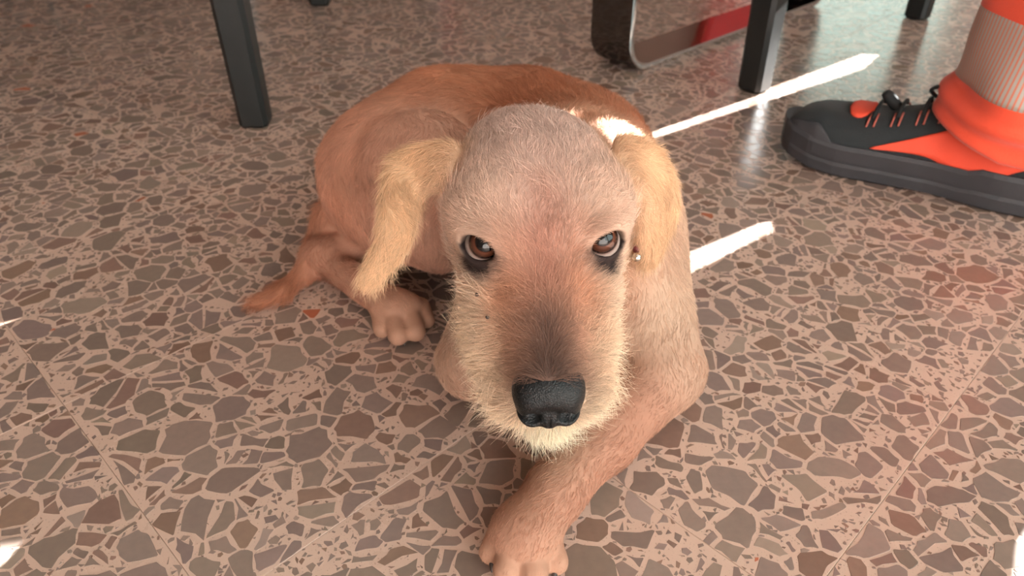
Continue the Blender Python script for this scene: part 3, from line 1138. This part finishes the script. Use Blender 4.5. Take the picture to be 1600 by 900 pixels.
# tail
tl = [(-0.1785, 0.6469, 0.0550), (-0.1915, 0.6407, 0.0220), (-0.1992, 0.6068, 0.0140), (-0.2162, 0.5789, 0.0110), (-0.2372, 0.5623, 0.0090)]
for i in range(4):
    body.append(cone(tl[i], tl[i + 1], (.015, .0115, .0090, .0075)[i], (.0115, .0090, .0075, .005)[i], .008, tag='tail'))
for p in body:
    fld.add(p)

# --- head
head = [ell(Hd(-.0025, -.042, -.008), (.0590, .060, .0530), .012, HR, flow=Hv(0, -1, .25), tag='crown'),
        ell(Hd(-.006, -.080, -.015), (.044, .035, .042), .02, HR, flow=Hv(0, -1, -.1), tag='crown'),
        ell(Hd(.030, -.020, .008), (.026, .028, .026), .016, HR, flow=Hv(.3, -1, .5), tag='brow'),
        ell(Hd(-.030, -.020, .008), (.026, .028, .026), .016, HR, flow=Hv(-.3, -1, .5), tag='brow'),
        cone(Hd(.030, -.040, -.036), Hd(.027, .005, -.034), .027, .022, .016, flow=Hv(.5, -.8, -.5), tag='cheek'),
        cone(Hd(-.030, -.040, -.036), Hd(-.027, .005, -.034), .027, .022, .016, flow=Hv(-.5, -.8, -.5), tag='cheek'),
        cone(Hd(0, -.010, -.018), Hd(0, .070, -.033), .030, .0205, .016, flow=Hv(0, -1, .2), tag='bridge'),
        ell(Hd(.017, .054, -.053), (.022, .036, .022), .012, HR, flow=Hv(.75, -.30, -.7), tag='muzzle'),
        ell(Hd(-.017, .054, -.053), (.022, .036, .022), .012, HR, flow=Hv(-.75, -.30, -.7), tag='muzzle'),
        ell(Hd(.0225, .022, -.046), (.022, .036, .026), .014, HR, flow=Hv(.6, -.6, -.6), tag='muzzle'),
        ell(Hd(-.0275, .022, -.046), (.022, .036, .026), .014, HR, flow=Hv(-.6, -.6, -.6), tag='muzzle'),
        cone(Hd(0, -.030, -.066), Hd(0, .074, -.076), .026, .0160, .010, flow=Hv(0, -.25, -1), tag='chin'),
        ]
for p in head:
    fld.add(p)


def ear_sheet(outer, inner, r0, r1, n=7):
    out = []
    outer = smooth_path(outer, 3); inner = smooth_path(inner, 3)
    for s in np.linspace(0, 1, n):
        q = outer * (1 - s) + inner * s
        m = len(q)
        for i in range(m - 1):
            t0, t1 = i / (m - 1), (i + 1) / (m - 1)
            out.append(cone(q[i], q[i + 1], r0 + (r1 - r0) * t0, r0 + (r1 - r0) * t1, .005, tag='ear'))
    return out


earL = ear_sheet([(-0.0386, 0.4477, 0.2139), (-0.0605, 0.4525, 0.2085), (-0.0739, 0.4462, 0.2029), (-0.0773, 0.4247, 0.1897), (-0.0797, 0.4076, 0.1739), (-0.0900, 0.3920, 0.1534)],
                 [(-0.0391, 0.4319, 0.2000), (-0.0573, 0.4400, 0.1941), (-0.0659, 0.4293, 0.1858), (-0.0683, 0.4147, 0.1753), (-0.0741, 0.4025, 0.1667), (-0.0884, 0.3929, 0.1547)], .0058, .0034)
earR = ear_sheet([(0.0714, 0.4547, 0.2151), (0.0907, 0.4657, 0.2047), (0.1041, 0.4617, 0.1868), (0.1084, 0.4576, 0.1669), (0.1039, 0.4509, 0.1504), (0.0975, 0.4448, 0.1347)],
                 [(0.0705, 0.4287, 0.1989), (0.0797, 0.4362, 0.1886), (0.0864, 0.4397, 0.1763), (0.0890, 0.4421, 0.1622), (0.0896, 0.4424, 0.1488), (0.0906, 0.4410, 0.1362)], .0058, .0036)
for p in earL + earR:
    fld.add(p)

# eye openings: almond hollows looking up and out
EYES = []
for sx in (-1, 1):
    c = Hd(sx * .0352, -.0045, -.0015) if sx > 0 else Hd(sx * .0352, -.0045, -.0020)
    n_ = Hv(sx * .34, .72, .60)                   # looks out of the socket
    side = np.cross(n_, Hv(0, -.64, .77)); side /= np.linalg.norm(side)
    tilt = -.22 * sx if sx > 0 else .35
    upv = np.cross(side, n_)
    if upv @ _U < 0: upv = -upv; side = -side
    if side @ _X < 0: side = -side
    ca, sa = math.cos(.16 * sx), math.sin(.16 * sx)
    if sx < 0: ca, sa = math.cos(-.20), math.sin(-.20)
    else: ca, sa = math.cos(.06), math.sin(.06)
    s2 = side * ca + upv * sa; u2 = upv * ca - side * sa
    EYES.append((c, n_, s2, u2))
    rot = np.stack([s2, u2, n_], 1)
    # the socket's shallow surround, then the lids over the ball, then the slit between them
    fld.add(ell(c + n_ * .001, (.0150, .0135, .0135), .006, rot, flow=-n_, tag='lid'))
    fld.add(ell(c + n_ * .013, (.0118, .0082, .0200), .0022, rot), carve=True)
# lip line
for sx in (-1, 1):
    q = [Hd(0, .090, -.064), Hd(sx * .018, .082, -.068), Hd(sx * .032, .045, -.070), Hd(sx * .036, .01, -.068)]
    for i in range(3):
        fld.add(cone(q[i], q[i + 1], .0018, .0018, .003), carve=True)

# nothing sinks into the floor
zc_ = fld.lo[2] + np.arange(fld.n[2]) * BH
fld.D = np.maximum(fld.D, (.0012 - zc_)[None, None, :].astype(np.float32))

V, Q = surface_nets(fld.D, fld.lo, BH)
me = bpy.data.meshes.new('dog')
me.from_pydata(V.tolist(), [], Q.tolist())
me.update()
# keep only the biggest connected shell
bm = bmesh.new(); bm.from_mesh(me); bm.verts.ensure_lookup_table()
bmesh.ops.recalc_face_normals(bm, faces=bm.faces)
for _ in range(2):
    bmesh.ops.smooth_vert(bm, verts=bm.verts, factor=.4, use_axis_x=True, use_axis_y=True, use_axis_z=True)
bm.to_mesh(me); bm.free()
me.polygons.foreach_set('use_smooth', np.ones(len(me.polygons), bool))
dog = link('dog', me)
tag(dog, 'tan shaggy terrier cross dog lying curled on the terrazzo floor looking up', 'dog')
me.materials.append(M_skin)
nv = len(me.vertices)
V = np.empty(nv * 3); me.vertices.foreach_get('co', V); V = V.reshape(-1, 3)
NRM = np.empty(nv * 3); me.vertices.foreach_get('normal', NRM); NRM = NRM.reshape(-1, 3)
ctr_test = (NRM * (V - V.mean(0))).sum(1).mean()
print('dog verts', nv, 'normal sign', ctr_test)

# --- per-vertex coat: flow direction, length, colour
TAGS = ['body', 'haunch', 'neck', 'leg', 'paw', 'arm', 'tail', 'crown', 'brow', 'cheek', 'bridge', 'muzzle', 'chin', 'ear', 'lid']
#            sRGB colour        length  lift
COAT = {'body': ((180, 118, 88), .0125, .24), 'haunch': ((200, 152, 130), .010, .22), 'neck': ((200, 154, 126), .013, .3),
        'leg': ((180, 132, 110), .0065, .22), 'paw': ((196, 152, 128), .0024, .18), 'arm': ((198, 170, 148), .0090, .22),
        'tail': ((178, 120, 92), .016, .3), 'crown': ((202, 174, 162), .0062, .36), 'brow': ((210, 178, 156), .0070, .35),
        'cheek': ((230, 204, 180), .0085, .33), 'bridge': ((172, 116, 94), .0085, .34), 'muzzle': ((228, 204, 176), .0125, .42),
        'chin': ((238, 224, 196), .0150, .40), 'ear': ((220, 182, 146), .0080, .20), 'lid': ((196, 162, 138), .0040, .25)}


def lin(c):
    c = np.array(c, float) / 255
    return np.where(c <= .04045, c / 12.92, ((c + .055) / 1.055) ** 2.4)


W = {t: np.zeros(nv) for t in TAGS}
flow = np.zeros((nv, 3)); wsum = np.zeros(nv)
for p in fld.prims:
    d = prim_dist(p, V[:, 0], V[:, 1], V[:, 2])
    s = .0045 if p['tag'] in ('ear', 'lid', 'paw') else .009
    w = np.exp(-np.clip(d, -.004, 1) / s)
    w[d > .05] = 0
    if p['tag'] == 'ear': w *= .6
    flow += w[:, None] * p['flow']; wsum += w
    W[p['tag']] += w
wsum += 1e-9
col = sum(W[t][:, None] * lin(COAT[t][0]) for t in TAGS) / wsum[:, None]
lng = sum(W[t] * COAT[t][1] for t in TAGS) / wsum
lift = sum(W[t] * COAT[t][2] for t in TAGS) / wsum
hl = (V - HO) @ HR                      # head coordinates of every vertex
headness = np.clip(sum(W[t] for t in ('crown', 'brow', 'cheek', 'bridge', 'muzzle', 'chin', 'lid')) / wsum, 0, 1)
x, f_, u = hl[:, 0], hl[:, 1], hl[:, 2]


def blend(mask, rgb):
    global col
    m = np.clip(mask, 0, 1)[:, None]
    col = col * (1 - m) + lin(rgb) * m


def g_(v, c, s):
    return np.exp(-((v - c) / s) ** 2)


# markings of the face
blend(headness * g_(x, 0, .018) * g_(f_, .012, .034) * (u > -.06) * .62, (168, 108, 88))      # reddish stop and bridge
blend(headness * g_(x, 0, .0135 + .003 * np.sin(f_ * 400)) * g_(f_, .060, .022) * (u > -.045) * .90, (92, 70, 62))  # dark muzzle top
blend(headness * g_(x, 0, .020) * g_(f_, .080, .010) * (u > -.048) * .85, (62, 50, 46))
for sx in (-1, 1):                      # ginger patches at the sides of the bridge
    blend(headness * g_(x, sx * .022, .011) * g_(f_, .030, .020) * .65, (200, 142, 110))
blend(headness * (1 / (1 + np.exp((u + .060) / .005))) * (f_ > -.02) * .9, (244, 232, 206))     # cream beard
for (c, n_, s2, u2) in EYES:            # dark eye rims, and the dark tear marks below
    q = V - c
    a, b, dpt = q @ s2, q @ u2, q @ n_
    near = dpt > -.004
    e = np.sqrt((a / .0125) ** 2 + (b / .0088) ** 2)
    blend(np.clip((1.20 - e - .12 * (b > 0)) / .22, 0, 1) * near, (34, 26, 25))
    blend(np.exp(-((a / .0110) ** 2 + ((b + .0108) / .0082) ** 2)) * near * 1.7, (52, 40, 38))
    inner = -1 if (c - HO) @ _X > 0 else 1
    blend(np.exp(-(((a - inner * .013) / .006) ** 2 + ((b + .004) / .006) ** 2)) * near * .75, (88, 66, 58))
cR = EYES[1]
q = V - cR[0]
blend(np.exp(-(((q @ cR[2] - .001) / .0050) ** 2 + ((q @ cR[3] + .0175) / .0046) ** 2)) * (q @ cR[1] > -.008) * 1.6, (48, 38, 38))
# coat shading of the body: darker saddle, paler haunch and chest
earm = W['ear'] / wsum
blend(earm * np.clip((V[:, 2] - .19) / .03, 0, 1) * .35, (205, 150, 105))
flow /= np.linalg.norm(flow, axis=1)[:, None] + 1e-9
# face flow: radiates from the nose and the inner corner of the eyes
ff = np.stack([np.clip(x / .03, -1, 1) * (.6 + 6 * np.clip(f_, 0, .09)), -np.ones(nv) * (.9 - 5 * np.clip(f_, 0, .09)), .55 - 17 * np.clip(f_ - .0, -.04, .07) - 3 * np.abs(x) / .03 * (f_ > -.02) * .25], 1)
ff = ff @ HR.T
fmask = headness * (W['chin'] / wsum < .5)
flow = flow * (1 - .7 * fmask[:, None]) + ff / (np.linalg.norm(ff, axis=1)[:, None] + 1e-9) * .7 * fmask[:, None]
flow -= NRM * (flow * NRM).sum(1)[:, None]
flow /= np.linalg.norm(flow, axis=1)[:, None] + 1e-9

eyed = np.full(nv, 9.0)
for (c, n_, s2, u2) in EYES:
    q = V - c
    e = np.sqrt(((q @ s2) / .0125) ** 2 + ((q @ u2) / .0090) ** 2)
    e = np.where(q @ n_ > -.006, e, 9)
    eyed = np.minimum(eyed, e)
nosed = np.sqrt((x / .0215) ** 2 + ((f_ - .088) / .0185) ** 2 + ((u + .034) / .0160) ** 2)
lng = lng * np.clip((eyed - .75) / 1.3, .22, 1)
dens = np.where(eyed < 1.02, 0, 1.0) * np.where(nosed < 1.0, 0, 1.0)
dens *= np.where((V[:, 2] < .004), 0, 1)
set_color_attr(me, 'skin_color', col * .82)

# --- nose leather
nf = Field(Hd(0, .085, -.036) - .036, Hd(0, .085, -.036) + .036, .0008)
nf.D[:] = .03
nf.add(ell(Hd(0, .0790, -.0295), (.0205, .0165, .0120), .004, HR))
nf.add(ell(Hd(.0105, .0840, -.0340), (.0105, .0120, .0110), .005, HR))
nf.add(ell(Hd(-.0105, .0840, -.0340), (.0105, .0120, .0110), .005, HR))
nf.add(ell(Hd(.0095, .0880, -.0430), (.0095, .0115, .0095), .004, HR))
nf.add(ell(Hd(-.0095, .0880, -.0430), (.0095, .0115, .0095), .004, HR))
nf.add(ell(Hd(0, .0900, -.0440), (.0060, .0105, .0100), .004, HR))
for sx in (-1, 1):
    nf.add(ell(Hd(sx * .0095, .0990, -.0385), (.0048, .0085, .0042), .0015, HR), carve=True)
    nf.add(cone(Hd(sx * .0115, .0985, -.0400), Hd(sx * .0200, .0890, -.0415), .0022, .0012, .0015), carve=True)
nf.add(cone(Hd(0, .0985, -.036), Hd(0, .1005, -.055), .0008, .0011, .0016), carve=True)
nV, nQ = surface_nets(nf.D, nf.lo, nf.h)
nose = mesh_obj('nose', nV, nQ, M_nose, dog, True)
bm = bmesh.new(); bm.from_mesh(nose.data)
bmesh.ops.recalc_face_normals(bm, faces=bm.faces)
bmesh.ops.smooth_vert(bm, verts=bm.verts, factor=.5, use_axis_x=True, use_axis_y=True, use_axis_z=True)
bm.to_mesh(nose.data); bm.free()
nose.data.polygons.foreach_set('use_smooth', np.ones(len(nose.data.polygons), bool))
tag(nose, 'black moist nose with two nostrils')

# --- eyes
for (c, n_, s2, u2) in EYES:
    bm = bmesh.new()
    bmesh.ops.create_uvsphere(bm, u_segments=40, v_segments=28, radius=.0125)
    for v in bm.verts:                   # the cornea bulges
        if v.co.z > .0085:
            v.co.z += .0016 * (1 - ((.0125 - v.co.z) / .004)) ** .8 if v.co.z > .0085 else 0
    e = bm_obj('eye', bm, M_eye, dog, True)
    gz = Vector((.03, -.72, .68)).normalized() if (c - HO) @ _X > 0 else Vector((.06, -.80, .60)).normalized()
    e.location = tuple(c + n_ * .0006)
    e.rotation_mode = 'QUATERNION'
    e.rotation_quaternion = gz.to_track_quat('Z', 'Y')
    tag(e, 'brown glossy eye looking up')

# --- claws
for a in ((-0.0125, 0.2901, 0.0080), (-0.0020, 0.2776, 0.0090), (0.0125, 0.2750, 0.0090), (0.0262, 0.2837, 0.0080), (-0.1075, 0.5206, 0.0060), (-0.0930, 0.5131, 0.0070), (-0.0814, 0.5194, 0.0070)):
    a = np.array(a)
    dr = np.array([0, -1, -.35]) * .011
    v, f = tube([a - dr * .8, a - dr * .2, a + dr * .3, a + dr * .62], [.0030, .0027, .0018, .0005], 8)
    v = [(p[0], p[1], max(.0008, p[2])) for p in v]
    mesh_obj('claw', v, f, M_claw, dog, True)

# --- two small dark moles on the cheek
for mx_, my_ in ((748, 459), (764, 496)):
    d = np.array([(mx_ - 800) / 1180, .8192 - .5736 * (my_ - 450) / 1180, -.5736 - .8192 * (my_ - 450) / 1180]); d /= np.linalg.norm(d)
    w = V - np.array([0, 0, .42]); tt = w @ d
    off = np.linalg.norm(w - tt[:, None] * d, axis=1)
    i = np.where(off < .0016)[0]; i = i[np.argmin(tt[i])]
    bm = bmesh.new(); bmesh.ops.create_uvsphere(bm, u_segments=10, v_segments=8, radius=.0013)
    mo = bm_obj('mole', bm, M_claw, dog, True); mo.location = tuple(V[i] + NRM[i] * .0030)

# --- the scrap of dark red collar with its steel bead by the cheek
q = smooth_path([(0.0915, 0.4686, 0.1478), (0.0871, 0.4474, 0.1489), (0.0845, 0.4355, 0.1459)], 5)
v, f = tube(q, .0024, 8)
cl = mesh_obj('collar', v, f, M_collar, dog, True)
tag(cl, 'dark red collar cord with a steel bead')
bm = bmesh.new()
bmesh.ops.create_uvsphere(bm, u_segments=16, v_segments=10, radius=.0032)
bd = bm_obj('bead', bm, M_steel, cl, True)
bd.location = (0.0839, 0.4280, 0.1456)

# --- fur
tri = np.array([(q[0], q[1], q[2]) for q in Q] + [(q[0], q[2], q[3]) for q in Q])
p0, p1, p2 = V[tri[:, 0]], V[tri[:, 1]], V[tri[:, 2]]
area = .5 * np.linalg.norm(np.cross(p1 - p0, p2 - p0), axis=1)
print('dog area', area.sum())


def wave_noise(p, freq, seed):
    r = np.random.default_rng(seed)
    out = np.zeros((len(p), 3))
    for i in range(3):
        for k in range(5):
            kv = r.normal(size=3) * freq; ph = r.uniform(0, 6.28)
            out[:, i] += np.sin(p @ kv + ph)
    return out / 2.2


def grow(name, weight, count, npts, r0, seed, len_mul=1.0, wild=.18, clump=.35, root_in=.0006, freq=90, col_mul=1.0, min_len=0, var=.15):
    """comb a coat of real hair curves over the body mesh; weight per vertex"""
    r = np.random.default_rng(seed)
    wt = area * weight[tri].mean(1)
    c = np.cumsum(wt); c /= c[-1]
    ti = np.searchsorted(c, r.random(count))
    b = r.random((count, 2)); sw = b.sum(1) > 1; b[sw] = 1 - b[sw]
    bw = np.stack([1 - b.sum(1), b[:, 0], b[:, 1]], 1)
    T = tri[ti]
    ip = lambda arr: (arr[T] * (bw[..., None] if arr.ndim == 2 else bw)).sum(1)
    root, nn, fl, cl_, ln, lf = ip(V), ip(NRM), ip(flow), ip(col), ip(lng), ip(lift)
    nn /= np.linalg.norm(nn, axis=1)[:, None]
    fl -= nn * (fl * nn).sum(1)[:, None]; fl /= np.linalg.norm(fl, axis=1)[:, None] + 1e-9
    sdv = np.cross(nn, fl)
    cn = wave_noise(root, freq, seed + 1)
    cn2 = wave_noise(root, freq * 4, seed + 2)
    ang = clump * cn[:, 0] + clump * .6 * cn2[:, 0] + wild * r.normal(size=count)
    fd = fl * np.cos(ang)[:, None] + sdv * np.sin(ang)[:, None]
    lf = np.clip(lf * (1 + .35 * cn[:, 1] + .3 * r.normal(size=count)), .04, .85)
    ln = np.maximum(ln * len_mul * r.uniform(.55, 1.15, count) * (1 + .15 * cn[:, 2]), min_len)
    pos = np.empty((count, npts, 3))
    p = root - nn * root_in
    for i in range(npts):
        pos[:, i] = p
        s = i / (npts - 1)
        k = lf * (1.25 - .95 * s)
        d = fd * np.sqrt(np.clip(1 - k * k, 0, 1))[:, None] + nn * k[:, None]
        d[:, 2] -= .22 * s * s
        d += wild * .25 * r.normal(size=(count, 3)) * s
        d /= np.linalg.norm(d, axis=1)[:, None]
        p = p + d * (ln / (npts - 1))[:, None]
    pos[..., 2] = np.maximum(pos[..., 2], .0006)
    hc = bpy.data.hair_curves.new(name)
    hc.add_curves([npts] * count)
    hc.attributes['position'].data.foreach_set('vector', pos.astype(np.float32).ravel())
    ra = hc.attributes.get('radius') or hc.attributes.new('radius', 'FLOAT', 'POINT')
    prof = r0 * np.linspace(1, .25, npts)
    ra.data.foreach_set('value', np.tile(prof, count).astype(np.float32))
    ca = hc.attributes.new('hair_color', 'FLOAT_COLOR', 'CURVE')
    cc = np.ones((count, 4), np.float32)
    v_ = np.clip(1 + var * r.normal(size=count) + .09 * cn[:, 2] + .06 * cn2[:, 2], .6, 1.45)
    cc[:, :3] = np.clip(cl_ * v_[:, None] * col_mul, 0, 1)
    ca.data.foreach_set('color', cc.ravel())
    hc.materials.append(M_fur)
    o = link(name, hc, dog)
    return tag(o, kind='stuff')


hw = np.clip(headness + earm, 0, 1)
grow('body_fur', dens * np.clip(1 - hw * 1.2, 0, 1), 150000, 5, .00016, 11)
grow('head_fur', dens * np.clip(hw * 1.2, 0, 1), 120000, 5, .00011, 21, wild=.22, var=.22)
grow('guard_hair', dens * np.clip(headness, 0, 1) * np.clip((eyed - 1.2), 0, 1), 7000, 6, .00011, 61, len_mul=1.75, wild=.30, clump=.7, col_mul=1.16, var=.12)
# longer scruff: muzzle, beard, ears
bd_w = (W['muzzle'] + W['chin'] + .35 * W['bridge'] * (f_ > .02)) / wsum * dens * (f_ > -.03)
grow('beard', bd_w, 9000, 7, .00010, 31, len_mul=1.75, wild=.36, clump=.7, col_mul=1.06)
grow('ear_fringe', earm ** 2 * dens * np.where(V[:, 2] > HO[2] + .005, 1.6, .7), 9000, 7, .00011, 41, len_mul=1.9, wild=.30, clump=.7)
# brows over the inner corners of the eyes
bw_ = np.zeros(nv)
for (c, n_, s2, u2) in EYES:
    inner = -1 if (c - HO) @ _X > 0 else 1
    q = V - c
    bw_ += np.exp(-(((q @ s2 - inner * .010) / .008) ** 2 + ((q @ u2 - .012) / .006) ** 2)) * (q @ n_ > -.01)
grow('eyebrow', bw_ * dens, 1600, 6, .00010, 51, len_mul=2.0, wild=.3, clump=.4)
# whiskers
vs, fs = [], []
rw = np.random.default_rng(5)
for sx in (-1, 1):
    for k in range(9):
        a = Hd(sx * rw.uniform(.028, .036), rw.uniform(.030, .075), rw.uniform(-.062, -.045))
        d = Hv(sx * 1, rw.uniform(-.1, .6), rw.uniform(-.7, .1)); l = rw.uniform(.014, .026)
        q = [a, a + d * l * .4, a + d * l * .75 - np.array([0, 0, .001]), a + d * l - np.array([0, 0, .003])]
        v, f = tube(q, [.00016, .00014, .0001, .00005], 5)
        b = len(vs); vs += v; fs += [tuple(i + b for i in t) for t in f]
tag(mesh_obj('whiskers', vs, fs, M_whisker, dog, True), kind='stuff')
